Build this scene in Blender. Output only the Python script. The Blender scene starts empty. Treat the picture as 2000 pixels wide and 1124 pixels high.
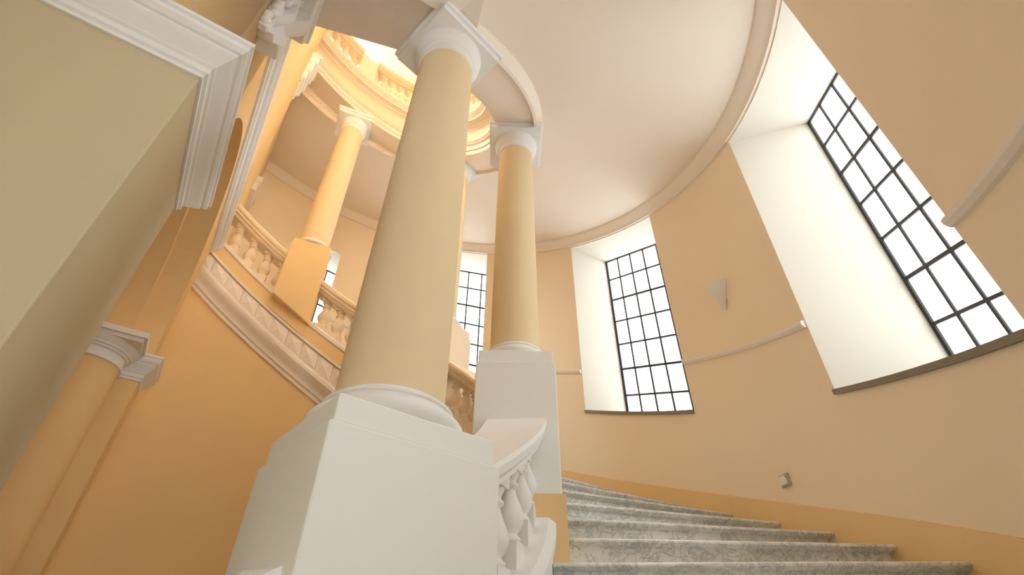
import bpy, bmesh, math, random
from mathutils import Matrix, Vector
random.seed(7)
C = bpy.context.scene.collection
S = 0.36                      # metres per module (one column diameter)
ZC = 3.13                     # camera height above the lower landing, in modules

# ------------------------------------------------------------------ camera, world, exposure
FPX = 979.02
cam_d = bpy.data.cameras.new('camera'); cam = bpy.data.objects.new('camera', cam_d); C.objects.link(cam)
cam_d.sensor_width = 36.0; cam_d.lens = FPX/2000*36.0; cam_d.clip_start = 0.02; cam_d.clip_end = 200
R = [[0.9999590, -0.0090504, 0.0], [-0.0055820, -0.6167458, 0.7871426], [0.0071239, 0.7871104, 0.6167711]]
m = Matrix(((R[0][0], R[0][1], -R[0][2], 0), (R[1][0], R[1][1], -R[1][2], 0), (R[2][0], R[2][1], -R[2][2], 0), (0, 0, 0, 1)))
m.translation = (0, 0, ZC*S); cam.matrix_world = m
bpy.context.scene.camera = cam
W = bpy.data.worlds.new('sky'); bpy.context.scene.world = W; W.use_nodes = True
bgn = W.node_tree.nodes['Background']; bgn.inputs[0].default_value = (0.82, 0.96, 1.04, 1); bgn.inputs[1].default_value = 6.3
vs = bpy.context.scene.view_settings
vs.view_transform = 'Standard'; vs.look = 'None'; vs.gamma = 1.0; vs.use_curve_mapping = False; vs.exposure = 2.28
PANE_STRENGTH = 0.88
cy = bpy.context.scene.cycles; cy.max_bounces = 7; cy.diffuse_bounces = 6; cy.glossy_bounces = 2; cy.caustics_reflective = False; cy.caustics_refractive = False

# ------------------------------------------------------------------ materials
def srgb(r, g, b):
    f = lambda c: (c/255/12.92) if c/255 <= 0.04045 else ((c/255+0.055)/1.055)**2.4
    return (f(r), f(g), f(b), 1)
def paint(name, col, rough=0.75, var=0.035, scale=1.6):
    mt = bpy.data.materials.new(name); mt.use_nodes = True; nt = mt.node_tree; nt.nodes.remove(nt.nodes['Principled BSDF'])
    d = nt.nodes.new('ShaderNodeBsdfDiffuse'); nt.links.new(d.outputs['BSDF'], nt.nodes['Material Output'].inputs['Surface'])
    tc = nt.nodes.new('ShaderNodeTexCoord'); n = nt.nodes.new('ShaderNodeTexNoise'); n.inputs['Scale'].default_value = scale; n.inputs['Detail'].default_value = 2
    nt.links.new(tc.outputs['Object'], n.inputs['Vector'])
    mx = nt.nodes.new('ShaderNodeMix'); mx.data_type = 'RGBA'
    mx.inputs['A'].default_value = tuple(c*(1-var) for c in col[:3])+(1,); mx.inputs['B'].default_value = tuple(min(1, c*(1+var)) for c in col[:3])+(1,)
    nt.links.new(n.outputs['Fac'], mx.inputs['Factor']); nt.links.new(mx.outputs['Result'], d.inputs['Color'])
    return mt
M = {}
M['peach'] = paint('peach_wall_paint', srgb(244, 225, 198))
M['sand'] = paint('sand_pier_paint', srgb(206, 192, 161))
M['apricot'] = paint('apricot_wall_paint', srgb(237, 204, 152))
M['ochre'] = paint('ochre_skirting_paint', srgb(238, 204, 152))
M['white'] = paint('off_white_stucco', srgb(240, 238, 236), var=0.02)
M['cream'] = paint('cream_plaster', srgb(240, 240, 236), var=0.02)
M['soffit'] = paint('pale_pink_ceiling_paint', srgb(240, 228, 215), var=0.02)
M['shaft'] = paint('peach_column_paint', srgb(233, 211, 173), rough=0.6)
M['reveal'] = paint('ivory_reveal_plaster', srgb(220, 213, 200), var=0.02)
M['grey'] = paint('grey_sconce_plaster', srgb(240, 234, 226), var=0.02)
M['box'] = paint('grey_plastic', srgb(190, 175, 150), rough=0.5)
M['sill'] = paint('grey_stone_sill', srgb(150, 138, 122), var=0.15, scale=12)
M['glass_edge'] = paint('glass_edge_white', srgb(225, 232, 234), var=0.01)
def marble(name):
    mt = bpy.data.materials.new(name); mt.use_nodes = True; nt = mt.node_tree; b = nt.nodes['Principled BSDF']; b.inputs['Roughness'].default_value = 0.38
    tc = nt.nodes.new('ShaderNodeTexCoord'); mp = nt.nodes.new('ShaderNodeMapping'); mp.inputs['Rotation'].default_value = (0.4, 0.3, 0.6)
    nt.links.new(tc.outputs['Object'], mp.inputs['Vector'])
    w = nt.nodes.new('ShaderNodeTexNoise'); w.inputs['Scale'].default_value = 9; w.inputs['Detail'].default_value = 10; w.inputs['Roughness'].default_value = 0.75; w.inputs['Distortion'].default_value = 1.2
    nt.links.new(mp.outputs['Vector'], w.inputs['Vector'])
    r = nt.nodes.new('ShaderNodeValToRGB'); e = r.color_ramp.elements
    e[0].position = 0.30; e[0].color = srgb(232, 231, 228); e[1].position = 0.70; e[1].color = srgb(242, 241, 238)
    a = e.new(0.46); a.color = srgb(234, 233, 230); a = e.new(0.485); a.color = srgb(158, 162, 162); a = e.new(0.51); a.color = srgb(236, 235, 232)
    nt.links.new(w.outputs['Fac'], r.inputs['Fac'])
    n2 = nt.nodes.new('ShaderNodeTexNoise'); n2.inputs['Scale'].default_value = 3.2; n2.inputs['Detail'].default_value = 4; nt.links.new(mp.outputs['Vector'], n2.inputs['Vector'])
    r2 = nt.nodes.new('ShaderNodeValToRGB'); r2.color_ramp.elements[0].position = 0.35; r2.color_ramp.elements[0].color = srgb(196, 198, 192); r2.color_ramp.elements[1].position = 0.6; r2.color_ramp.elements[1].color = (1, 1, 1, 1)
    nt.links.new(n2.outputs['Fac'], r2.inputs['Fac'])
    mx = nt.nodes.new('ShaderNodeMix'); mx.data_type = 'RGBA'; mx.blend_type = 'MULTIPLY'; mx.inputs['Factor'].default_value = 0.45
    nt.links.new(r.outputs['Color'], mx.inputs['A']); nt.links.new(r2.outputs['Color'], mx.inputs['B']); nt.links.new(mx.outputs['Result'], b.inputs['Base Color'])
    return mt
M['marble'] = marble('veined_marble')
def metal():
    mt = bpy.data.materials.new('dark_iron'); mt.use_nodes = True; b = mt.node_tree.nodes['Principled BSDF']
    b.inputs['Base Color'].default_value = srgb(48, 42, 44); b.inputs['Roughness'].default_value = 0.55; return mt
M['iron'] = metal()
def pane_mat(name, col, st):
    mt = bpy.data.materials.new(name); mt.use_nodes = True; nt = mt.node_tree; nt.nodes.remove(nt.nodes['Principled BSDF'])
    e = nt.nodes.new('ShaderNodeEmission'); e.inputs['Color'].default_value = col; e.inputs['Strength'].default_value = st
    g = nt.nodes.new('ShaderNodeBsdfGlossy'); g.inputs['Roughness'].default_value = 0.3
    m_ = nt.nodes.new('ShaderNodeMixShader'); m_.inputs['Fac'].default_value = 0.05
    nt.links.new(e.outputs[0], m_.inputs[1]); nt.links.new(g.outputs[0], m_.inputs[2]); nt.links.new(m_.outputs[0], nt.nodes['Material Output'].inputs['Surface']); return mt
M['pane'] = pane_mat('frosted_daylit_glass', (0.93, 1.0, 1.03, 1), PANE_STRENGTH)

# ------------------------------------------------------------------ plan: oval helix
CX, CY, EA, EK, ANG, P1, P2 = -5.75952, 7.30509, 5.07405, 0.92727, 2.0348, 3.73135, 0.05965
OW = 5.6865
T1, T2, T3 = -0.6067, 0.10763, 1.7865
T4 = 0.5*(T2+T3)
rad = math.radians
def hz(t): return P1*t + P2*t*t
def pos(off, t):
    a = EA+off; b = a+EK; s = t-ANG; x = a*math.cos(s); y = b*math.sin(s); ca, sa = math.cos(ANG), math.sin(ANG)
    return (CX+ca*x-sa*y, CY+sa*x+ca*y)
def tang(t):
    p = pos(0, t-1e-3); q = pos(0, t+1e-3); l = math.hypot(q[0]-p[0], q[1]-p[1]); return ((q[0]-p[0])/l, (q[1]-p[1])/l)
def wp(x, y, z): return Vector((x*S, y*S, (z+ZC)*S))
def hp(off, t, rel, adj=None):
    x, y = pos(off, t); return wp(x, y, rel+hz(t)+(adj(t) if adj else 0))
AZ = -0.5898
SD = (math.sin(AZ), math.cos(AZ)); LD = (-SD[1], SD[0])
def lp(s, l, z): return wp(s*SD[0]+l*LD[0], s*SD[1]+l*LD[1], z)

# ------------------------------------------------------------------ builders
def mesh(name, verts, faces, mat, parent=None, smooth=False, bevel=0.0):
    me = bpy.data.meshes.new(name); me.from_pydata([tuple(v) for v in verts], [], faces); me.validate()
    bm = bmesh.new(); bm.from_mesh(me); bmesh.ops.remove_doubles(bm, verts=bm.verts, dist=1e-5); bmesh.ops.recalc_face_normals(bm, faces=bm.faces); bm.to_mesh(me); bm.free()
    o = bpy.data.objects.new(name, me); C.objects.link(o); me.materials.append(M[mat])
    if smooth:
        me.polygons.foreach_set('use_smooth', [True]*len(me.polygons))
        try: me.set_sharp_from_angle(angle=rad(32))
        except Exception: pass
    if bevel:
        md = o.modifiers.new('bevel', 'BEVEL'); md.width = bevel; md.segments = 2; md.limit_method = 'ANGLE'; md.angle_limit = rad(40)
    if parent is not None: attach(o, parent)
    return o
def attach(o, parent):
    o.parent = parent; o.matrix_parent_inverse = Matrix.Translation(-parent_world(parent))
def parent_world(p):
    v = Vector(p.location)
    while p.parent is not None:
        v = v + p.matrix_parent_inverse.translation + Vector(p.parent.location); p = p.parent
    return v
def empty(name, loc, label=None, cat=None, group=None, kind=None):
    o = bpy.data.objects.new(name, None); C.objects.link(o); o.location = loc; o.empty_display_size = 0.1
    return tag(o, label, cat, group, kind)
def tag(o, label=None, cat=None, group=None, kind=None):
    if label: o['label'] = label
    if cat: o['category'] = cat
    if group: o['group'] = group
    if kind: o['kind'] = kind
    return o
def sweep(name, prof, t0, t1, mat, parent=None, n=None, adj=None, smooth=True, closed=True, caps=True):
    """helical sweep of a profile of (offset, rel z) from angle t0 to t1"""
    n = n or max(2, int(abs(t1-t0)/rad(2.0))); k = len(prof); vs_, fs = [], []
    for i in range(n+1):
        t = t0+(t1-t0)*i/n
        for (o, r) in prof: vs_.append(hp(o, t, r, adj))
    for i in range(n):
        for j in range(k if closed else k-1):
            a = i*k+j; b = i*k+(j+1) % k; fs.append((a, b, b+k, a+k))
    if closed and caps: fs.append(tuple(range(k))); fs.append(tuple(n*k+j for j in range(k)))
    return mesh(name, vs_, fs, mat, parent, smooth)
def prism(name, poly, zlo, zhi, mat, parent=None, bevel=0.0):
    """vertical prism from plan polygon (module units)"""
    k = len(poly); vs_ = [wp(x, y, zlo) for x, y in poly]+[wp(x, y, zhi) for x, y in poly]
    fs = [tuple(range(k)), tuple(range(k, 2*k))]+[(j, (j+1) % k, k+(j+1) % k, k+j) for j in range(k)]
    return mesh(name, vs_, fs, mat, parent, bevel=bevel)
def lprism(name, poly, zlo, zhi, mat, parent=None, bevel=0.0):
    return prism(name, [(s*SD[0]+l*LD[0], s*SD[1]+l*LD[1]) for s, l in poly], zlo, zhi, mat, parent, bevel)
def rect(cx, cy, az, hx, hy):
    e = (math.sin(az), math.cos(az)); f = (e[1], -e[0])
    return [(cx+e[0]*a*hy+f[0]*b*hx, cy+e[1]*a*hy+f[1]*b*hx) for a, b in ((-1, -1), (-1, 1), (1, 1), (1, -1))]
def lathe(name, cx, cy, prof, mat, parent=None, n=48, smooth=True):
    """prof of (radius, z) in module units"""
    k = len(prof); vs_, fs = [], []
    for i in range(n):
        a = 2*math.pi*i/n
        for r, z in prof: vs_.append(wp(cx+r*math.cos(a), cy+r*math.sin(a), z))
    for i in range(n):
        for j in range(k-1):
            a = i*k+j; b = ((i+1) % n)*k+j; fs.append((a, b, b+1, a+1))
    fs.append(tuple(i*k for i in range(n))); fs.append(tuple(i*k+k-1 for i in range(n)))
    return mesh(name, vs_, fs, mat, parent, smooth)
def mitre(name, path, prof, mat, parent=None, zbase=0.0, side=1, caps=True):
    """horizontal moulding along plan path of (s,l); prof of (projection, z)"""
    n = len(path); nor = []
    for i in range(n):
        ds = []
        for a, b in ((i-1, i), (i, i+1)):
            if 0 <= a and b < n:
                dx, dy = path[b][0]-path[a][0], path[b][1]-path[a][1]; L = math.hypot(dx, dy); ds.append((dy/L*side, -dx/L*side))
        if len(ds) == 1: nor.append(ds[0])
        else:
            mx_, my_ = ds[0][0]+ds[1][0], ds[0][1]+ds[1][1]; d = mx_*ds[0][0]+my_*ds[0][1]; nor.append((mx_/d, my_/d))
    k = len(prof); vs_, fs = [], []
    for (s, l), (nx, ny) in zip(path, nor):
        for pr, z in prof: vs_.append(lp(s+nx*pr, l+ny*pr, zbase+z))
    for i in range(n-1):
        for j in range(k):
            a = i*k+j; b = i*k+(j+1) % k; fs.append((a, b, b+k, a+k))
    fs.append(tuple(range(k))); fs.append(tuple((n-1)*k+j for j in range(k)))
    return mesh(name, vs_, fs, mat, parent)

# ------------------------------------------------------------------ the shell
TW0, TW1 = rad(-82), rad(138)
WIN = [(rad(-19.6), rad(2.2), 'right'), (rad(25.2), rad(46.3), 'mid'), (rad(68.4), rad(89.4), 'far'), (rad(103.8), rad(113), 'left')]
FILL_WIN = (rad(-60.0), rad(-46.0))  # unseen window, added to light the near pier and pedestal
SILL, HEAD, LOWHEAD = 3.95, 11.22, 8.9
UP = 11.9
def build_wall():
    wins = [(a, b, SILL, HEAD) for a, b, _ in WIN[:3]]+[WIN[3][:2]+(SILL, LOWHEAD), FILL_WIN+(SILL, HEAD)]+[(a, b, SILL+UP, HEAD+UP) for a, b, _ in WIN[2:3]]
    ts = {TW0, TW1}
    for a, b, _ in WIN: ts.add(a); ts.add(b)
    ts |= set(FILL_WIN)
    n = 110
    ts |= {TW0+(TW1-TW0)*i/n for i in range(n+1)}
    ts = sorted(ts); out = [ts[0]]
    for t in ts[1:]:
        if t-out[-1] > 1e-4: out.append(t)
    ts = out
    lv = ['bot', 0.0, SILL, LOWHEAD, HEAD, HEAD+2.0, SILL+UP, HEAD+UP, HEAD+UP+1.2]
    k = len(lv); vs_, fs = [], []
    for t in ts:
        x, y = pos(OW, t)
        for v in lv:
            z = -ZC-0.6 if v == 'bot' else max(v+hz(t), -ZC-0.5)
            vs_.append(wp(x, y, z))
    for i in range(len(ts)-1):
        tm = 0.5*(ts[i]+ts[i+1])
        for j in range(k-1):
            lo = lv[j] if lv[j] != 'bot' else -99; hi = lv[j+1]
            if any(a < tm < b and lo >= s-1e-6 and hi <= h+1e-6 for a, b, s, h in wins): continue
            fs.append((i*k+j, (i+1)*k+j, (i+1)*k+j+1, i*k+j+1))
    o = mesh('wall_outer', vs_, fs, 'peach', smooth=True)
    tag(o, 'curved peach outer wall of the stairwell pierced by tall windows', kind='structure')
build_wall()

def prof_box(o0, o1, r0, r1): return [(o0, r0), (o1, r0), (o1, r1), (o0, r1)]
tag(sweep('baseboard_outer', prof_box(OW-0.04, OW+0.05, 0.3, 1.85), TW0, TW1, 'ochre'), 'ochre painted skirting band along the curved wall above the marble steps', kind='structure')
# string course along the wall, interrupted by the windows
segs = [(FILL_WIN[1], WIN[0][0])]+[(WIN[i][1], WIN[i+1][0]) for i in range(3)]+[(WIN[3][1], TW1)]
sc_lab = ['narrow grey string course right of the nearest window', 'narrow grey string course between the nearest and the middle window', 'narrow grey string course left of the middle window', 'narrow grey string course behind the far columns', 'narrow grey string course at the far left end']
for i, (a, b) in enumerate(segs):
    p = [(OW+0.03, 5.28), (OW-0.05, 5.30), (OW-0.09, 5.36), (OW-0.09, 5.42), (OW-0.06, 5.45), (OW+0.03, 5.47)]
    tag(sweep('trim_%d' % (i+1), p, a+rad(0.15), b-rad(0.15), 'soffit'), sc_lab[i], kind='structure')
# ceiling soffit (helical) and its cornice along the wall
tag(sweep('ceiling', [(0.45, 11.62), (OW+0.05, 11.62), (OW+0.05, 12.6), (0.45, 12.6)], TW0, TW1, 'soffit'), 'smooth pale pink helical ceiling over the curved stair', kind='structure')
tag(sweep('ceiling', [(-0.7, 11.6+UP), (OW+0.05, 11.6+UP), (OW+0.05, 12.4+UP), (-0.7, 12.4+UP)], TW0, TW1, 'soffit'), 'pale ceiling of the upper storey seen through the stairwell opening', kind='structure')
p = [(OW+0.03, 11.25), (OW-0.08, 11.25), (OW-0.10, 11.31), (OW-0.15, 11.36), (OW-0.24, 11.45), (OW-0.31, 11.52), (OW-0.34, 11.58), (OW-0.34, 11.66), (OW+0.03, 11.66)]
tag(sweep('trim_6', p, TW0, TW1, 'soffit'), 'pale moulded cornice where the curved wall meets the pink ceiling', kind='structure')
# lower landing floor
o = mesh('floor', [wp(-14, -9, -ZC), wp(9, -9, -ZC), wp(9, 22, -ZC), wp(-14, 22, -ZC)], [(0, 1, 2, 3)], 'marble')
tag(o, 'pale stone floor at the foot of the stair', kind='structure')

# ------------------------------------------------------------------ windows
DEPTH = 2.08; BSL = 0.325; ROW = 1.07
def bar(name, pts, mat, parent):
    """box from 8 points: 4 near, 4 far"""
    return mesh(name, pts, [(0, 1, 2, 3), (4, 5, 6, 7), (0, 1, 5, 4), (1, 2, 6, 5), (2, 3, 7, 6), (3, 0, 4, 7)], mat, parent)
def build_window(i, t0, t1, label, up=0.0, head=HEAD, NC=6):
    Rp = Vector(pos(OW, t0)); Lp = Vector(pos(OW, t1)); ch = Rp-Lp; Wd = ch.length; ux = ch/Wd
    n = Vector((-ux[1], ux[0]))
    if n.dot(Lp-Vector((CX, CY))) < 0: n = -n
    root = empty('window_%d' % i, wp(Lp[0], Lp[1], SILL+up+hz(t1)), label, kind='structure')
    ztop = head+0.30+up+hz(t1); zbot = SILL+up+hz(t1)-0.29; nrow = int((ztop-zbot-0.12)/ROW)+1
    def F(u, z, d=0.0):            # frame plane point; z measured on the skewed grid at u
        p = Lp+ux*u+n*(DEPTH+d); return wp(p[0], p[1], z-BSL*u)
    # reveal: left jamb, right jamb, head, sill surfaces
    N = 8; outer_top, outer_bot = [], []
    for j in range(N+1):
        t = t1+(t0-t1)*j/N; x, y = pos(OW, t)
        outer_top.append((x, y, head+up+hz(t))); outer_bot.append((x, y, SILL+up+hz(t)))
    vs_, fs = [], []
    for j in range(N+1):
        u = Wd*j/N; pf = Lp+ux*u+n*(DEPTH+0.12)
        vs_ += [wp(*outer_top[j]), wp(pf[0], pf[1], ztop-BSL*u)]
    for j in range(N): fs.append((2*j, 2*j+2, 2*j+3, 2*j+1))
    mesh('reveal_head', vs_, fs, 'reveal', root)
    for nm, j, u in (('reveal_jamb', 0, 0.0), ('reveal_jamb', N, Wd)):
        pf = Lp+ux*u+n*(DEPTH+0.12)
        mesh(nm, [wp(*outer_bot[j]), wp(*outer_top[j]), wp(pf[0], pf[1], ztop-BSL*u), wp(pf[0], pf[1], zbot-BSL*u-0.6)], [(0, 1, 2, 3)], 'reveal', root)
    vs_, fs = [], []
    for j in range(N+1):           # stone sill slab with a thin visible edge
        u = Wd*j/N; pf = Lp+ux*u+n*(DEPTH+0.12); x, y, z = outer_bot[j]; t = t1+(t0-t1)*j/N; xi, yi = pos(OW-0.06, t)
        vs_ += [wp(xi, yi, z-0.09), wp(xi, yi, z+0.01), wp(pf[0], pf[1], z+0.03), wp(pf[0], pf[1], z-0.09)]
    for j in range(N):
        for k in range(4): fs.append((4*j+k, 4*j+(k+1) % 4, 4*j+4+(k+1) % 4, 4*j+4+k))
    fs += [(0, 1, 2, 3), (4*N, 4*N+1, 4*N+2, 4*N+3)]
    tag(mesh('sill', vs_, fs, 'sill', root), 'grey stone sill edge')
    def vbar(name, u, w, z0, z1, d0, d1):
        return bar(name, [F(u-w, z0, d0), F(u+w, z0, d0), F(u+w, z1, d0), F(u-w, z1, d0), F(u-w, z0, d1), F(u+w, z0, d1), F(u+w, z1, d1), F(u-w, z1, d1)], 'iron', root)
    def hbar(name, z, w, u0, u1, d0, d1):
        return bar(name, [F(u0, z-w, d0), F(u1, z-w, d0), F(u1, z+w, d0), F(u0, z+w, d0), F(u0, z-w, d1), F(u1, z-w, d1), F(u1, z+w, d1), F(u0, z+w, d1)], 'iron', root)
    vbar('frame_stile', 0.045, 0.045, zbot, ztop, -0.03, 0.05); vbar('frame_stile', Wd-0.045, 0.045, zbot, ztop, -0.03, 0.05)
    hbar('frame_rail', ztop-0.04, 0.04, 0, Wd, -0.03, 0.05); hbar('frame_rail', zbot+0.03, 0.03, 0, Wd, -0.03, 0.05)
    cw = Wd/NC
    for c in range(1, NC): vbar('glazing_bar', c*cw, 0.031, zbot, ztop, -0.02, 0.04)
    zs = [ztop-ROW*r for r in range(nrow)]
    for r in range(1, nrow): hbar('glazing_bar', zs[r], 0.042 if r in (2, 5) else 0.034, 0, Wd, -0.025, 0.045)
    zs.append(zbot)
    me = None
    for c in range(NC):
        for r in range(nrow):
            hgt = zs[r]-zs[r+1]
            if hgt < 0.1: continue
            key = round(hgt, 3); p0 = F(c*cw, zs[r], 0.012)
            me = cache.get((i, key))
            if me is None:
                q = [F(c*cw, zs[r], 0.012)-p0, F((c+1)*cw, zs[r], 0.012)-p0, F((c+1)*cw, zs[r]-hgt, 0.012)-p0, F(c*cw, zs[r]-hgt, 0.012)-p0]
                q2 = [F(c*cw, zs[r], 0.03)-p0, F((c+1)*cw, zs[r], 0.03)-p0, F((c+1)*cw, zs[r]-hgt, 0.03)-p0, F(c*cw, zs[r]-hgt, 0.03)-p0]
                me = bpy.data.meshes.new('pane'); me.from_pydata([tuple(v) for v in q+q2], [], [(0, 1, 2, 3), (7, 6, 5, 4), (0, 4, 5, 1), (1, 5, 6, 2), (2, 6, 7, 3), (3, 7, 4, 0)])
                me.materials.append(M['pane']); me.materials.append(M['glass_edge']); me.polygons.foreach_set('material_index', [0, 1, 1, 1, 1, 1]); cache[(i, key)] = me
            po = bpy.data.objects.new('pane', me); C.objects.link(po); po.location = p0; attach(po, root)
    return root
cache = {}
wl = ['tall barred window nearest on the right with a deep cream reveal', 'tall barred window in the middle of the curved wall', 'tall barred window glimpsed between the two large columns', 'low bright window almost hidden behind the far column pedestal']
for i, (a, b, _) in enumerate(WIN[:3]): build_window(i+1, a, b, wl[i])
build_window(4, WIN[3][0], WIN[3][1], wl[3], head=LOWHEAD, NC=3)
build_window(5, WIN[2][0], WIN[2][1], 'upper storey window glimpsed through the upper balusters', up=UP)
build_window(6, FILL_WIN[0], FILL_WIN[1], 'tall barred window just outside the right edge of the view', NC=4)

# ------------------------------------------------------------------ marble stair
DT = rad(6.75); TN0 = rad(-4.0); NOSE = 1.459
stair = empty('staircase', wp(*pos(2.8, rad(-40)), -ZC), 'curving flight of white marble steps with grey veins and rounded nosings', 'staircase')
for k in range(-9, 20):
    t = TN0+k*DT; zt = NOSE+hz(t); zb = NOSE+hz(t-DT)
    ri, ro = 0.55, OW
    def edge(tt, zz, n=5): return [wp(*pos(ri+(ro-ri)*j/n, tt), zz) for j in range(n+1)]
    n = 5
    # riser block
    tb = t+rad(0.55); te = t+DT+rad(1.2)
    a = edge(tb, zb-0.3); b = edge(tb, zt-0.1); c = edge(te, zt-0.1); d = edge(te, zb-0.3); vs_ = a+b+c+d; q = n+1; fs = []
    for j in range(n):
        for u in range(4): fs.append((u*q+j, u*q+j+1, ((u+1) % 4)*q+j+1, ((u+1) % 4)*q+j))
    fs += [(0, q, 2*q, 3*q), (n, q+n, 2*q+n, 3*q+n)]
    st = mesh('step', vs_, fs, 'marble', stair)
    # tread with rounded nosing
    prof = [(0.55, -0.115), (0.12, -0.115), (0.0, -0.09), (-0.05, -0.055), (-0.05, -0.03), (0.0, -0.005), (0.1, 0.0)]
    vs_, fs = [], []
    nj = 10
    for j in range(nj+1):
        off = ri+(ro-ri)*j/nj; x, y = pos(off, t); tx, ty = tang(t)
        for dd, dz in prof: vs_.append(wp(x+tx*dd, y+ty*dd, zt+dz))
        x2, y2 = pos(off, te); vs_.append(wp(x2, y2, zt)); vs_.append(wp(x2, y2, zt-0.115))
    kk = len(prof)+2
    for j in range(nj):
        for u in range(kk): fs.append((j*kk+u, j*kk+(u+1) % kk, (j+1)*kk+(u+1) % kk, (j+1)*kk+u))
    fs += [tuple(range(kk)), tuple(nj*kk+u for u in range(kk))]
    tr = mesh('tread', vs_, fs, 'marble', st, smooth=True)

# ------------------------------------------------------------------ inner string, infill wall below it
string = empty('stair_string', hp(-0.3, rad(100), 0.2), 'pale stair string of diamond faceted panels and mouldings on the far flight', 'stair string')
TS0, TS1 = rad(-42), rad(131.5)
tag(sweep('wall_infill', [(-0.22, -30), (0.5, -30), (0.5, 0.5), (-0.22, 0.5)], rad(-20), TS1, 'peach'), 'plain orange plastered wall below the far flight', kind='structure') if False else None
def infill():
    n = 90; vs_, fs = [], []
    for i in range(n+1):
        t = rad(-26)+(rad(134)-rad(-26))*i/n
        for off, top in ((-0.22, 0), (-0.22, 1), (0.5, 1), (0.5, 0)):
            x, y = pos(off, t); vs_.append(wp(x, y, (0.75+hz(t)) if top else -ZC))
    for i in range(n):
        for u in range(4): fs.append((4*i+u, 4*i+(u+1) % 4, 4*i+4+(u+1) % 4, 4*i+4+u))
    fs += [(0, 1, 2, 3), (4*n, 4*n+1, 4*n+2, 4*n+3)]
    tag(mesh('wall_infill', vs_, fs, 'apricot', smooth=True), 'plain orange plastered wall below the far flight', kind='structure')
infill()
sweep('lower_moulding', [(-0.2, -0.12), (-0.28, -0.10), (-0.28, 0.0), (-0.33, 0.04), (-0.33, 0.12), (-0.36, 0.2), (-0.44, 0.3), (-0.5, 0.42), (-0.5, 0.52), (-0.42, 0.56), (-0.42, 0.62), (-0.2, 0.62)], rad(20), TS1, 'soffit', string)
sweep('panel_ground', prof_box(-0.27, 0.5, 0.55, 1.25), TS0, TS1, 'soffit', string)
sweep('upper_fillet', [(-0.2, 1.16), (-0.36, 1.17), (-0.36, 1.25), (-0.2, 1.27)], TS0, TS1, 'soffit', string)
t = rad(131.0); PW = rad(5.1)
while t > rad(70):
    a, b = t-PW+rad(0.12), t-rad(0.12); mid = 0.5*(a+b)
    v = [hp(-0.3, a, 0.66), hp(-0.3, b, 0.66), hp(-0.3, b, 1.14), hp(-0.3, a, 1.14), hp(-0.38, mid, 0.90), hp(-0.22, a, 0.66), hp(-0.22, b, 0.66), hp(-0.22, b, 1.14), hp(-0.22, a, 1.14)]
    mesh('panel', v, [(0, 1, 4), (1, 2, 4), (2, 3, 4), (3, 0, 4), (0, 1, 6, 5), (1, 2, 7, 6), (2, 3, 8, 7), (3, 0, 5, 8)], 'soffit', string)
    t -= PW

# ------------------------------------------------------------------ balusters and balustrades
def baluster_mesh(h, name='baluster', sc=1.0, shear=0.0):
    """square plinth, vase belly, neck, square top; modules, origin at the foot"""
    bm = bmesh.new()
    def blk(z0, z1, w):
        vs_ = [bm.verts.new((x*w, y*w, z)) for z in (z0, z1) for x, y in ((-1, -1), (1, -1), (1, 1), (-1, 1))]
        for f in ((0, 1, 2, 3), (4, 5, 6, 7), (0, 1, 5, 4), (1, 2, 6, 5), (2, 3, 7, 6), (3, 0, 4, 7)): bm.faces.new([vs_[i] for i in f])
    blk(-0.12, 0.20, 0.155); blk(h-0.10, h+0.10, 0.145)
    pr = [(0.10, 0.19), (0.15, 0.20), (0.155, 0.24), (0.12, 0.27), (0.11, 0.29), (0.15, 0.34), (0.185, 0.42), (0.19, 0.48), (0.17, 0.56), (0.125, 0.66), (0.095, 0.74), (0.09, 0.79), (0.125, 0.81), (0.125, 0.85), (0.095, 0.87), (0.10, 0.91), (0.13, 0.96), (0.13, 1.0)]
    n = 16; rings = []
    sclz = h/1.1
    for r, z in pr: rings.append([bm.verts.new((r*math.cos(2*math.pi*i/n), r*math.sin(2*math.pi*i/n), z*sclz)) for i in range(n)])
    for a, b in zip(rings, rings[1:]):
        for i in range(n):
            f = bm.faces.new((a[i], a[(i+1) % n], b[(i+1) % n], b[i])); f.smooth = True
    bmesh.ops.recalc_face_normals(bm, faces=bm.faces)
    bmesh.ops.scale(bm, vec=(S*sc, S*sc, S), verts=bm.verts)
    me = bpy.data.meshes.new(name); bm.to_mesh(me); bm.free(); return me
BH = 1.12
BME = {}
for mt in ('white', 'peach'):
    BME[mt] = baluster_mesh(BH); BME[mt].materials.append(M[mt])
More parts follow.
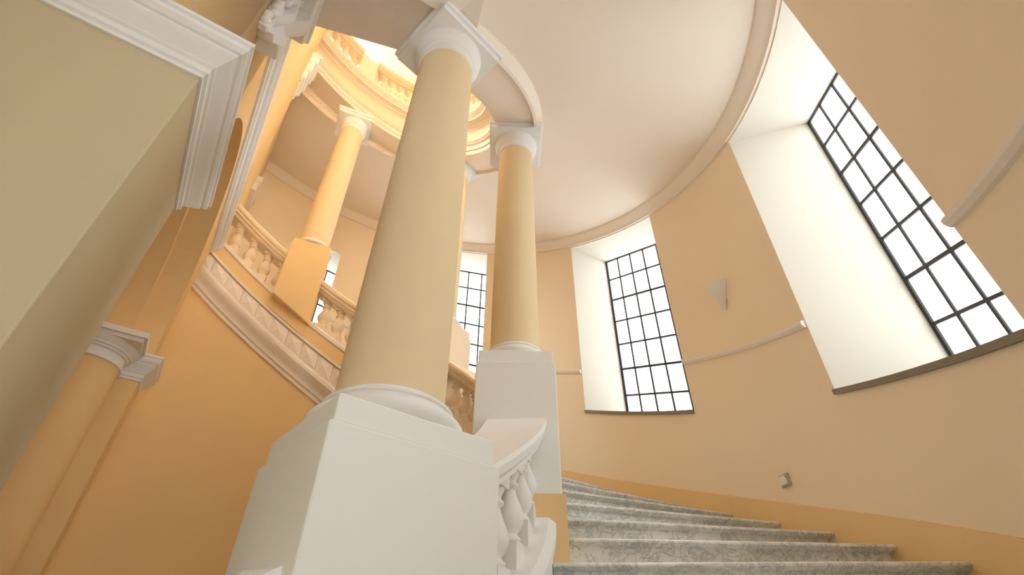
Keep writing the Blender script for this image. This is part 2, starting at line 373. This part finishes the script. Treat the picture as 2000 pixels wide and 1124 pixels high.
def balustrade(t0, t1, spots, label, mat='white', base_mat='white', up=0.0, skirt=True, off=0.0, adj=None, wo=0.0, wb=0.0):
    tm = 0.5*(t0+t1); root = empty('balustrade', hp(off, tm, 1.3+up, adj), label, 'balustrade')
    sweep('handrail', [(off-0.26, 2.98+up), (off-0.3, 3.06+up), (off-0.36, 3.08+up), (off-0.36, 3.14+up), (off-0.42, 3.2+up), (off-0.44, 3.3+up), (off-0.42, 3.36+up), (off+0.42+wo, 3.36+up), (off+0.44+wo, 3.3+up), (off+0.42+wo, 3.2+up), (off+0.36+wo, 3.14+up), (off+0.36+wo, 3.08+up), (off+0.3, 3.06+up), (off+0.26, 2.98+up)], t0, t1, mat, root, adj=adj)
    sweep('base_rail', [(off-0.3, 1.25+up), (off+0.3+wb, 1.25+up), (off+0.3+wb, 1.66+up), (off+0.36+wb, 1.72+up), (off+0.36+wb, 1.82+up), (off+0.26+wb, 1.9+up), (off-0.26, 1.9+up), (off-0.36, 1.82+up), (off-0.36, 1.72+up), (off-0.3, 1.66+up)], t0, t1, base_mat, root, adj=adj)
    if skirt:
        sweep('inner_skirting', prof_box(off-0.34, off-0.28, 1.24+up, 1.66+up), t0, t1, 'ochre', root, adj=adj)
    for t in spots:
        p = hp(off+wo*2.0, t, 1.9+up, adj); b = bpy.data.objects.new('baluster', BME[mat]); C.objects.link(b)
        tx, ty = tang(t); b.location = p; b.rotation_euler = (0, 0, math.atan2(ty, tx)); attach(b, root)
    return root
def spots(a, b, step=4.9):
    n = max(1, round((b-a)/step)); return [rad(a+(b-a)*i/n) for i in range(n+1)]
d1, d2, d3, d4 = (math.degrees(x) for x in (T1, T2, T3, T4))
balustrade(T1+rad(4), T2-rad(4), spots(d1+11.5, d2-9.0), 'white balustrade between the two largest columns beside the marble steps', skirt=False, wo=0.08, wb=0.24)
balustrade(rad(-62), T1-rad(5), spots(-60, d1-11), 'lower balustrade running down from the large foreground pedestal', skirt=False)
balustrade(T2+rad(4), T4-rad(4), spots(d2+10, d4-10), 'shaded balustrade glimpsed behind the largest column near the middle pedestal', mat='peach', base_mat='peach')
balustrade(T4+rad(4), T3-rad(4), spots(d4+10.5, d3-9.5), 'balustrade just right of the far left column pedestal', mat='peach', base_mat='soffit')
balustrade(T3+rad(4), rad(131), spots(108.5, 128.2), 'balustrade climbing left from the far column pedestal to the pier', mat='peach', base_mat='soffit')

# ------------------------------------------------------------------ columns on pedestals
def pedestal(t, az, side, label, ztop, mat='cream', floor_rel=1.2, side2=None, centre=None, sloped=False):
    x, y = centre or pos(0, t); z0 = hz(t); h = side/2; h2 = (side2 or side)/2
    root = empty('pedestal', wp(x, y, floor_rel+z0-0.4), label, 'pedestal', 'column pedestals')
    foot = rect(x, y, az, h2, h); k = 4
    tx, ty = tang(t); p, q = pos(0, t-0.01), pos(0, t+0.01); sp = math.hypot(q[0]-p[0], q[1]-p[1])/0.02
    zf = [(1.64+hz(t+((u-x)*tx+(v-y)*ty)/sp)) if sloped else floor_rel-0.8+z0 for u, v in foot]
    vs_ = [wp(u, v, z) for (u, v), z in zip(foot, zf)]+[wp(u, v, ztop-0.24+z0) for u, v in foot]
    mesh('die', vs_, [(0, 1, 2, 3), (4, 5, 6, 7)]+[(j, (j+1) % 4, 4+(j+1) % 4, 4+j) for j in range(4)], mat, root, bevel=0.006)
    prism('cap_block', rect(x, y, az, h2*0.95, h*0.95), ztop-0.24+z0, ztop+z0, mat, root, bevel=0.006)
    if sloped:
        w = (side/2+0.05)/sp
        sweep('plinth', prof_box(-0.365, 0.4, 1.27, 1.66), t-w, t+w, 'ochre', root, n=8)
    return root
def column(t, az, r0, r1, ztop_ped, zs0, zs1, zsoff, half, label, mat='shaft'):
    x, y = pos(0, t); z0 = hz(t)
    root = empty('column', wp(x, y, ztop_ped+z0), label, 'column', 'stair columns')
    zp = ztop_ped+z0; zb = zs0+z0; zt = zs1+z0; za = zsoff+z0; g = zb-zp
    lathe('base', x, y, [(r0*1.30, zp), (r0*1.36, zp+g*0.12), (r0*1.38, zp+g*0.25), (r0*1.36, zp+g*0.38), (r0*1.30, zp+g*0.5), (r0*1.22, zp+g*0.53), (r0*1.20, zp+g*0.6), (r0*1.14, zp+g*0.66), (r0*1.13, zp+g*0.76), (r0*1.17, zp+g*0.8), (r0*1.17, zp+g*0.88), (r0*1.06, zp+g*0.93), (r0*1.02, zb+0.02)], 'white', root)
    pr = []
    for i in range(15):
        f = i/14; r = r0-(r0-r1)*(max(0, f-0.05)/0.95)**1.25; pr.append((r, zb+(zt-zb)*f))
    lathe('shaft', x, y, pr, mat, root, n=64)
    hc = za-zt
    lathe('echinus', x, y, [(r1*1.0, zt-0.02), (r1*1.07, zt), (r1*1.07, zt+0.06*hc), (r1*1.02, zt+0.09*hc), (r1*1.02, zt+0.25*hc), (r1*1.10, zt+0.28*hc), (r1*1.10, zt+0.33*hc), (r1*1.13, zt+0.36*hc), (r1*1.19, zt+0.42*hc), (r1*1.25, zt+0.5*hc), (r1*1.29, zt+0.56*hc), (r1*1.30, zt+0.62*hc)], 'white', root)
    lathe('impost', x, y, [(r1*0.98, za-0.02), (r1*0.98, za+0.55)], 'white', root, n=32)
    ab = empty('abacus', wp(x, y, zt+0.66*hc)); attach(ab, root); ab.location = wp(x, y, zt+0.66*hc)
    prism('abacus_slab', rect(x, y, az, half*0.93, half*0.93), zt+0.62*hc, zt+0.82*hc, 'white', ab, bevel=0.004)
    prism('abacus_lip', rect(x, y, az, half, half), zt+0.82*hc, za, 'white', ab, bevel=0.004)
    return root
tz = lambda t: math.atan2(*tang(t))
A1, A2, A3 = rad(43.5), tz(T2)+rad(1.5), tz(T3)-rad(9)
PT = 4.08
pedestal(T1, rad(49.5), 1.63, 'large white pedestal in the foreground carrying the thickest column', 4.0, floor_rel=-1.0, side2=1.53, centre=(-1.21, 4.63))
p2 = pedestal(T2, A2, 1.36, 'cream pedestal of the second column beside the marble steps', 4.15)
x2, y2 = pos(0, T2)
tag(prism('plinth_skirting', rect(x2, y2, A2, 0.73, 0.73), 0.3+hz(T2), 1.72+hz(T2), 'ochre', p2), 'ochre plinth band')
pedestal(T3, A3, 1.2, 'pedestal painted orange as if warmly lit, of the far left column on the upper flight', 4.2, mat='apricot', floor_rel=1.55, sloped=True)  # apricot instead of cream: warm light put into its colour
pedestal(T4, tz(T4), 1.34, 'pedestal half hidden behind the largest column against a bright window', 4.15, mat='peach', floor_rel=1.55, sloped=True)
column(T1, A1, 0.537, 0.455, 4.0, 4.30, 10.62, 11.33, 0.70, 'thickest cream column with square white capital in the foreground')
column(T2, A2, 0.466, 0.43, 4.15, 4.43, 10.36, 11.02, 0.69, 'second column with square white capital beside the curved wall')
column(T3, A3, 0.477, 0.45, 4.2, 4.40, 10.70, 11.42, 0.72, 'slimmer distant orange column on the upper left flight')
column(T4, tz(T4), 0.47, 0.44, 4.15, 4.40, 10.5, 11.3, 0.66, 'column hidden behind the largest foreground column')

# ------------------------------------------------------------------ ring entablature and upper balustrade
def radj(t):
    d = math.degrees(t); return 0.0 if d < 75 else 0.0115*(d-75)
ring = empty('entablature', hp(0, rad(100), 11.3), 'curved entablature ring with orange frieze carried by the columns', 'entablature')
TR0, TR1 = rad(-38), rad(133)
sweep('architrave', [(0.5, 11.42), (-0.52, 11.42), (-0.52, 11.62), (-0.56, 11.64), (-0.56, 11.86), (-0.61, 11.90), (-0.63, 11.98), (-0.66, 12.02), (-0.66, 12.09), (-0.4, 12.11), (0.5, 12.11)], TR0, TR1, 'soffit', ring, adj=radj)
sweep('frieze', prof_box(-0.54, 0.4, 12.07, 12.8), TR0, TR1, 'peach', ring, adj=radj)
sweep('cornice', [(0.4, 12.76), (-0.56, 12.76), (-0.58, 12.82), (-0.64, 12.86), (-0.66, 12.94), (-0.72, 12.98), (-0.86, 13.00), (-0.86, 13.12), (-0.89, 13.15), (-0.91, 13.20), (-0.95, 13.26), (-0.98, 13.32), (-0.98, 13.38), (0.4, 13.48)], TR0, TR1, 'soffit', ring, adj=radj)
sweep('outer_bed_moulding', [(0.48, 11.3), (0.55, 11.32), (0.55, 11.42), (0.6, 11.46), (0.66, 11.54), (0.7, 11.58), (0.7, 11.64), (0.48, 11.66)], TR0, TR1, 'soffit', ring)
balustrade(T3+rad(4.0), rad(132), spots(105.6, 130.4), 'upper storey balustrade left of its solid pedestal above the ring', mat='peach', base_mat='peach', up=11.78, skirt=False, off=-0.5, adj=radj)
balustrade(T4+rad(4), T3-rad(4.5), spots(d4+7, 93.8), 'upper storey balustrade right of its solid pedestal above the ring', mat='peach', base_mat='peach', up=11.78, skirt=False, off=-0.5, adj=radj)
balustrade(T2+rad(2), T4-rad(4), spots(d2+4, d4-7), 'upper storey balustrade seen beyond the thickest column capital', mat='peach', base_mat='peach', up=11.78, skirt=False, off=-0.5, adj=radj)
for t, lab in ((T3, 'solid pedestal block in the upper balustrade over the far column'), (T4, 'solid pedestal block in the upper balustrade hidden by the large column')):
    pb = sweep('pedestal', prof_box(-0.84, -0.16, 13.3, 14.95), t-rad(4.4), t+rad(4.4), 'peach', adj=radj); tag(pb, lab, 'pedestal', 'upper balustrade pedestals')

# ------------------------------------------------------------------ left arcade wall
Z0 = -ZC
pier = empty('wall_left_pier', lp(5.3, 1.5, Z0), 'tall plain near pier at the left edge of the picture', kind='structure')
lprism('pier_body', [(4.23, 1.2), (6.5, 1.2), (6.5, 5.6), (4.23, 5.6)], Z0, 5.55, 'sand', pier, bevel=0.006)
imp = [(-0.05, 5.02), (0.03, 5.02), (0.03, 5.07), (0.06, 5.09), (0.06, 5.17), (0.09, 5.19), (0.10, 5.21), (0.20, 5.32), (0.23, 5.36), (0.23, 5.39), (0.26, 5.40), (0.30, 5.45), (0.30, 5.51), (0.33, 5.53), (0.33, 5.58), (-0.05, 5.58)]
mitre('impost_moulding', [(4.23, 4.5), (4.23, 1.2), (6.5, 1.2), (6.5, 4.5)], imp, 'white', pier)
arc = empty('wall_left', lp(9.5, 1.4, Z0), 'arcaded peach wall receding on the left of the stairwell', kind='structure')
def arch_wall(name, s0, s1, sc, r, spring, zlo, ztop, l0, l1, mat, n=40):
    """wall slab with an arched opening; opening sides at sc-r and sc+r"""
    out = [(s0, zlo), (sc-r, zlo)]+[(sc-r*math.cos(math.pi*i/n), spring+r*math.sin(math.pi*i/n)) for i in range(n+1)]+[(sc+r, zlo), (s1, zlo), (s1, ztop), (s0, ztop)]
    k = len(out); vs_ = [lp(s, l0, z) for s, z in out]+[lp(s, l1, z) for s, z in out]; fs = []
    # faces as quads strips around the opening
    for base in (0, k):
        ar = list(range(2, 2+n+1))
        fs.append((base+0, base+1, base+2, base+k-1))
        fs.append((base+k-3, base+k-4, base+2+n, base+k-2))
        # split spandrel between arch and top edge
        top_pts = []
        for i in ar: pass
    vs2 = list(vs_); topi = {}
    for lidx, l in ((0, l0), (1, l1)):
        for i in range(n+1):
            s = sc-r*math.cos(math.pi*i/n); topi[(lidx, i)] = len(vs2); vs2.append(lp(s, l, ztop))
    fs = []
    for lidx, base in ((0, 0), (1, k)):
        fs.append((base+0, base+1, base+2, topi[(lidx, 0)], base+k-1))
        fs.append((base+k-3, base+k-2, topi[(lidx, n)], base+2+n, base+k-4))
        for i in range(n): fs.append((base+2+i, base+3+i, topi[(lidx, i+1)], topi[(lidx, i)]))
    for j in range(k-4): 
        fs.append((j, j+1, k+j+1, k+j)) if j >= 1 else None
    fs.append((0, k-1, 2*k-1, k)); fs.append((k-3, k-2, 2*k-2, 2*k-3))
    return mesh(name, vs2, [f for f in fs if f], mat, arc)
SPR = 6.12
arch_wall('outer_arch', 4.55, 13.25, 9.5, 3.0, SPR, 5.55, 9.55, 1.2, 1.78, 'apricot')
arch_wall('inner_arch', 4.55, 13.25, 9.5, 2.72, SPR, 5.55, 9.55, 1.78, 2.9, 'apricot')
lprism('far_pier', [(12.5, 1.2), (13.25, 1.2), (13.25, 1.78), (12.5, 1.78)], Z0, 5.55, 'apricot', arc)
lprism('far_pier_core', [(12.22, 1.78), (13.25, 1.78), (13.25, 5.2), (12.22, 5.2)], Z0, 5.55, 'apricot', arc)
lprism('far_pier_upper', [(12.24, 2.9), (13.25, 2.9), (13.25, 5.2), (12.24, 5.2)], 5.55, 9.5, 'apricot', arc)
lprism('passage_wall', [(6.3, 4.4), (12.4, 4.4), (12.4, 4.7), (6.3, 4.7)], Z0, 9.5, 'apricot', arc)
lprism('passage_ceiling', [(4.6, 2.8), (13.2, 2.8), (13.2, 4.7), (4.6, 4.7)], 9.0, 9.5, 'soffit', arc)
lprism('near_upper_pier', [(4.55, 1.2), (6.4, 1.2), (6.4, 5.6), (4.55, 5.6)], 5.55, 22, 'peach', arc)
imp2 = [(p_*0.75, z+(-0.06)) for p_, z in imp]
mitre('impost_moulding', [(12.22, 4.5), (12.22, 1.78), (12.5, 1.78), (12.5, 1.2), (13.25, 1.2), (13.25, 1.6)], imp2, 'white', arc)
# engaged half column on the far jamb
hc_ = empty('half_column', lp(12.2, 2.1, Z0), 'engaged half column with moulded capital on the far jamb of the left arch', 'half column')
hx, hy = 12.15*SD[0]+2.12*LD[0], 12.15*SD[1]+2.12*LD[1]
lathe('shaft', hx, hy, [(0.62, Z0), (0.60, 1.0), (0.56, 4.93)], 'apricot', hc_, n=48)
lathe('capital', hx, hy, [(0.56, 4.9), (0.60, 4.92), (0.60, 4.97), (0.57, 4.99), (0.57, 5.12), (0.62, 5.14), (0.62, 5.17), (0.66, 5.19), (0.66, 5.22), (0.72, 5.28), (0.77, 5.36)], 'white', hc_, n=48)
lprism('abacus', [(11.42, 1.36), (12.25, 1.36), (12.25, 2.9), (11.42, 2.9)], 5.34, 5.42, 'white', hc_)
lprism('abacus_lip', [(11.36, 1.30), (12.25, 1.30), (12.25, 2.96), (11.36, 2.96)], 5.42, 5.54, 'white', hc_)
# floor string course and upper wall
cor = [(-0.05, 9.30), (0.05, 9.30), (0.05, 9.40), (0.09, 9.42), (0.11, 9.46), (0.11, 9.52), (0.16, 9.55), (0.20, 9.60), (0.24, 9.64), (0.24, 9.74), (0.2, 9.78), (-0.05, 9.78)]
tag(mitre('trim_7', [(5.9, 1.2), (13.25, 1.2), (13.25, 1.6)], cor, 'white'), 'white horizontal moulding receding along the left arcade wall', kind='structure')
uw = empty('wall_upper_left', lp(10, 1.2, 9.78), 'upper storey peach wall above the white moulding on the left', kind='structure')
lprism('upper_wall', [(6.3, 1.08), (13.4, 1.08), (13.4, 1.6), (6.3, 1.6)], 9.75, 24, 'apricot', uw)
lprism('recessed_wall', [(13.3, 1.3), (21.5, 1.3), (21.5, 1.8), (13.3, 1.8)], Z0, 26, 'apricot', uw)
lprism('sky_block_wall', [(4.5, 4.4), (21.5, 4.4), (21.5, 4.8), (4.5, 4.8)], 9.5, 32, 'apricot', uw)  # walls and ceiling behind the upper wall: unseen, added to shut out sky light
lprism('sky_block_end_wall', [(4.3, 1.6), (4.6, 1.6), (4.6, 4.8), (4.3, 4.8)], 9.5, 32, 'apricot', uw)
lprism('sky_block_ceiling', [(4.5, 1.6), (21.5, 1.6), (21.5, 4.8), (4.5, 4.8)], 25.6, 26, 'soffit', uw)
lprism('sky_shaft_wall', [(4.0, 1.08), (14.6, 1.08), (14.6, 1.6), (4.0, 1.6)], 23.9, 52, 'soffit', uw)  # unseen upper shaft, added so sky light enters from higher up
def sky_shaft_drum():  # curved side of the added shaft, open to the sky on top
    vs_, fs = [], []; n = 60
    for i in range(n+1):
        t = rad(-75)+(rad(136)-rad(-75))*i/n
        for off, z in ((-0.7, 23.3+hz(t)), (-0.7, 52), (-0.4, 52), (-0.4, 23.3+hz(t))):
            x, y = pos(off, t); vs_.append(wp(x, y, z))
    for i in range(n):
        for u in range(4): fs.append((4*i+u, 4*i+(u+1) % 4, 4*i+4+(u+1) % 4, 4*i+4+u))
    mesh('sky_shaft_drum', vs_, fs, 'soffit', uw, smooth=True)
sky_shaft_drum()
# small capital of the upper wall where the ring entablature lands
cap = empty('pilaster_capital', lp(13.3, 1.0, 17.3), 'white stepped pilaster capital under the left end of the ring entablature', 'capital')
for nm, pr, z0, z1 in (('astragal', 0.05, 17.2, 17.34), ('necking', 0.09, 17.5, 17.66), ('leaf_band', 0.16, 17.66, 18.2), ('scroll_band', 0.24, 18.2, 18.9), ('abacus', 0.32, 18.9, 19.3), ('lip', 0.38, 19.3, 19.5)):
    lprism(nm, [(12.6, 1.2), (12.6, 1.08-pr), (13.4+pr, 1.08-pr), (13.4+pr, 1.2)], z0, z1, 'white', cap, bevel=0.02)
pil = empty('pilaster_capital', lp(18.3, 1.3, 16), 'small pale impost block on the shaded wall behind the upper flight', 'capital')
lprism('block', [(17.6, 1.35), (17.6, 1.12), (19.0, 1.12), (19.0, 1.35)], 16.0, 16.5, 'soffit', pil); lprism('lip', [(17.5, 1.35), (17.5, 1.04), (19.1, 1.04), (19.1, 1.35)], 16.5, 16.75, 'soffit', pil)

# ------------------------------------------------------------------ near beam and its console capital
bf = [(-4.3, 4.0), (-3.47, 4.17), (-2.05, 4.60), (-0.9, 4.95)]
bd = (0.29, -0.957)
poly = bf+[(x+bd[0]*2.2, y+bd[1]*2.2) for x, y in reversed(bf)]
tag(prism('beam', poly, 9.12, 11.6, 'soffit'), 'plain pale beam between the thickest column and the near left pier', 'beam')
sl = [(x+bd[0]*2.2, y+bd[1]*2.2) for x, y in bf]
tag(prism('ceiling', sl+[(x+bd[0]*7.5, y+bd[1]*7.5) for x, y in reversed(sl)], 9.3, 11.6, 'soffit'), 'unseen slab added overhead beside the near pier to block sky light', kind='structure')  # added out of view to keep sky light off the landing
vb = empty('wall_light_screen', lp(2, 5.4, Z0), 'unseen wall added beside the near pier with a low gap for daylight', kind='structure')  # unseen wall, gap and ceiling, added to control daylight from behind
lprism('wall_slab', [(0.7, 5.3), (4.4, 5.3), (4.4, 5.7), (0.7, 5.7)], Z0, 9.3, 'peach', vb)
lprism('daylight_gap_head', [(-1.2, 5.3), (0.7, 5.3), (0.7, 5.7), (-1.2, 5.7)], -1.9, 9.3, 'peach', vb)
lprism('light_screen_ceiling', [(-4.0, 0.9), (4.5, 0.9), (4.5, 5.7), (-4.0, 5.7)], 9.3, 9.6, 'soffit', vb)
con = empty('console_bracket', lp(5.4, 1.1, 7.6), 'ornate grey white scrolled console capital at the top left under the beam', 'console')
def extr_s(name, poly, s0, s1, mat, parent):
    k = len(poly); vs_ = [lp(s0, l, z) for l, z in poly]+[lp(s1, l, z) for l, z in poly]
    return mesh(name, vs_, [tuple(range(k)), tuple(range(k, 2*k))]+[(j, (j+1) % k, k+(j+1) % k, k+j) for j in range(k)], mat, parent, smooth=True, bevel=0.008)
def wavy(l_back, base, amp, z0, z1, n=28, lean=0.22, ph=0.0, cyc=1.5):
    pts = [(l_back, z0)]
    for i in range(n+1):
        f = i/n; pts.append((base-lean*f*f-amp*math.sin(2*math.pi*cyc*f+ph), z0+(z1-z0)*f))
    pts.append((l_back, z1)); return pts
extr_s('scroll_body', wavy(1.25, 0.92, 0.085, 7.62, 8.95, ph=0.5), 5.12, 5.42, 'white', con)
extr_s('scroll_face', wavy(1.25, 1.03, 0.075, 7.55, 8.9, ph=2.2), 4.95, 5.12, 'white', con)
extr_s('leaf_face', wavy(1.3, 1.12, 0.05, 7.45, 8.85, ph=1.0, cyc=2.5), 4.82, 4.95, 'white', con)
extr_s('abacus', [(1.3, 8.9), (0.70, 8.9), (0.68, 8.98), (0.62, 9.0), (0.62, 9.14), (1.3, 9.14)], 4.75, 5.76, 'white', con)
for i in range(9):
    f = i/8; zc_ = 7.55+1.2*f; lc = 1.15-0.2*f*f+0.03*math.sin(i*2.1)
    me = bpy.data.meshes.new('leaf'); bm = bmesh.new(); bmesh.ops.create_icosphere(bm, subdivisions=2, radius=1.0)
    bmesh.ops.scale(bm, vec=(0.09*S, 0.07*S, 0.085*S), verts=bm.verts); bm.to_mesh(me); bm.free(); me.materials.append(M['white'])
    me.polygons.foreach_set('use_smooth', [True]*len(me.polygons))
    lf = bpy.data.objects.new('leaf', me); C.objects.link(lf); lf.location = lp(4.82, lc, zc_); attach(lf, con)

# ------------------------------------------------------------------ small things on the curved wall
def wall_frame(t, rel):
    x, y = pos(OW, t); tx, ty = tang(t); p0, p1 = pos(OW-0.01, t), pos(OW+0.01, t)
    return x, y, rel+hz(t), (tx, ty), (-(p1[0]-p0[0])/0.02, -(p1[1]-p0[1])/0.02)
def sconce(t, label, watts):
    x, y, z, (tx, ty), (nx, ny) = wall_frame(t, 6.5)
    sc_ = empty('wall_sconce', wp(x, y, z), label, 'wall lamp')
    def wq(u, d, h): return wp(x+tx*u+nx*d, y+ty*u+ny*d, z+h)
    n = 12; top, inn = [], []
    for i in range(n+1):
        a = math.pi*i/n; top.append(wq(0.30*math.cos(a), 0.36*math.sin(a), 0.80-0.04*math.sin(a))); inn.append(wq(0.26*math.cos(a), 0.31*math.sin(a), 0.80-0.04*math.sin(a)))
    vs_ = top+inn+[wq(0, 0.03, 0.0), wq(0, 0.03, 0.12)]; tip, tip2 = 2*n+2, 2*n+3
    fs = [(i, i+1, tip) for i in range(n)]+[(n+1+i, n+2+i, tip2) for i in range(n)]+[(i, i+1, n+2+i, n+1+i) for i in range(n)]+[(0, tip, tip2, n+1), (n, 2*n+1, tip2, tip)]
    mesh('shade', vs_, fs, 'grey', sc_, smooth=True)
    v = [wq(a*0.12, d, h) for d in (-0.01, 0.03) for a, h in ((-1, 0.3), (1, 0.3), (1, 0.72), (-1, 0.72))]
    mesh('back_plate', v, [(0, 1, 2, 3), (4, 5, 6, 7), (0, 1, 5, 4), (1, 2, 6, 5), (2, 3, 7, 6), (3, 0, 4, 7)], 'grey', sc_)
    if watts:
        ld = bpy.data.lights.new('fill_bulb', 'POINT'); ld.energy = watts; ld.color = (1.0, 0.66, 0.32); ld.shadow_soft_size = 0.05
        lo = bpy.data.objects.new('fill_bulb', ld); C.objects.link(lo); lo.location = wq(0, 0.2, 0.9); attach(lo, sc_)
sconce(rad(14.2), 'small pale triangular plaster uplighter on the wall between two windows', 0)
sconce(rad(131), 'unseen uplighter added for warm fill behind the upper left wall', 7)  # added lamp, out of view, warms the far flight
x, y, z, (tx, ty), (nx, ny) = wall_frame(rad(13.5), 2.29)
def wq(u, d, h): return wp(x+tx*u+nx*d, y+ty*u+ny*d, z+h)
bx_ = empty('junction_box', wp(x, y, z), 'small grey square electrical box low on the curved wall above the steps', 'electrical box')
def boxw(name, w, h, d0, d1, mat, parent, du=0, dh=0):
    v = [wq(du+a*w, d, dh+b*h) for d in (d0, d1) for a, b in ((-1, -1), (1, -1), (1, 1), (-1, 1))]
    return mesh(name, v, [(0, 1, 2, 3), (4, 5, 6, 7), (0, 1, 5, 4), (1, 2, 6, 5), (2, 3, 7, 6), (3, 0, 4, 7)], mat, parent, bevel=0.002)
boxw('housing', 0.125, 0.115, -0.02, 0.06, 'box', bx_); boxw('cover', 0.095, 0.085, 0.06, 0.085, 'grey', bx_); boxw('clip', 0.02, 0.02, 0.06, 0.095, 'box', bx_, du=-0.1, dh=0.05)
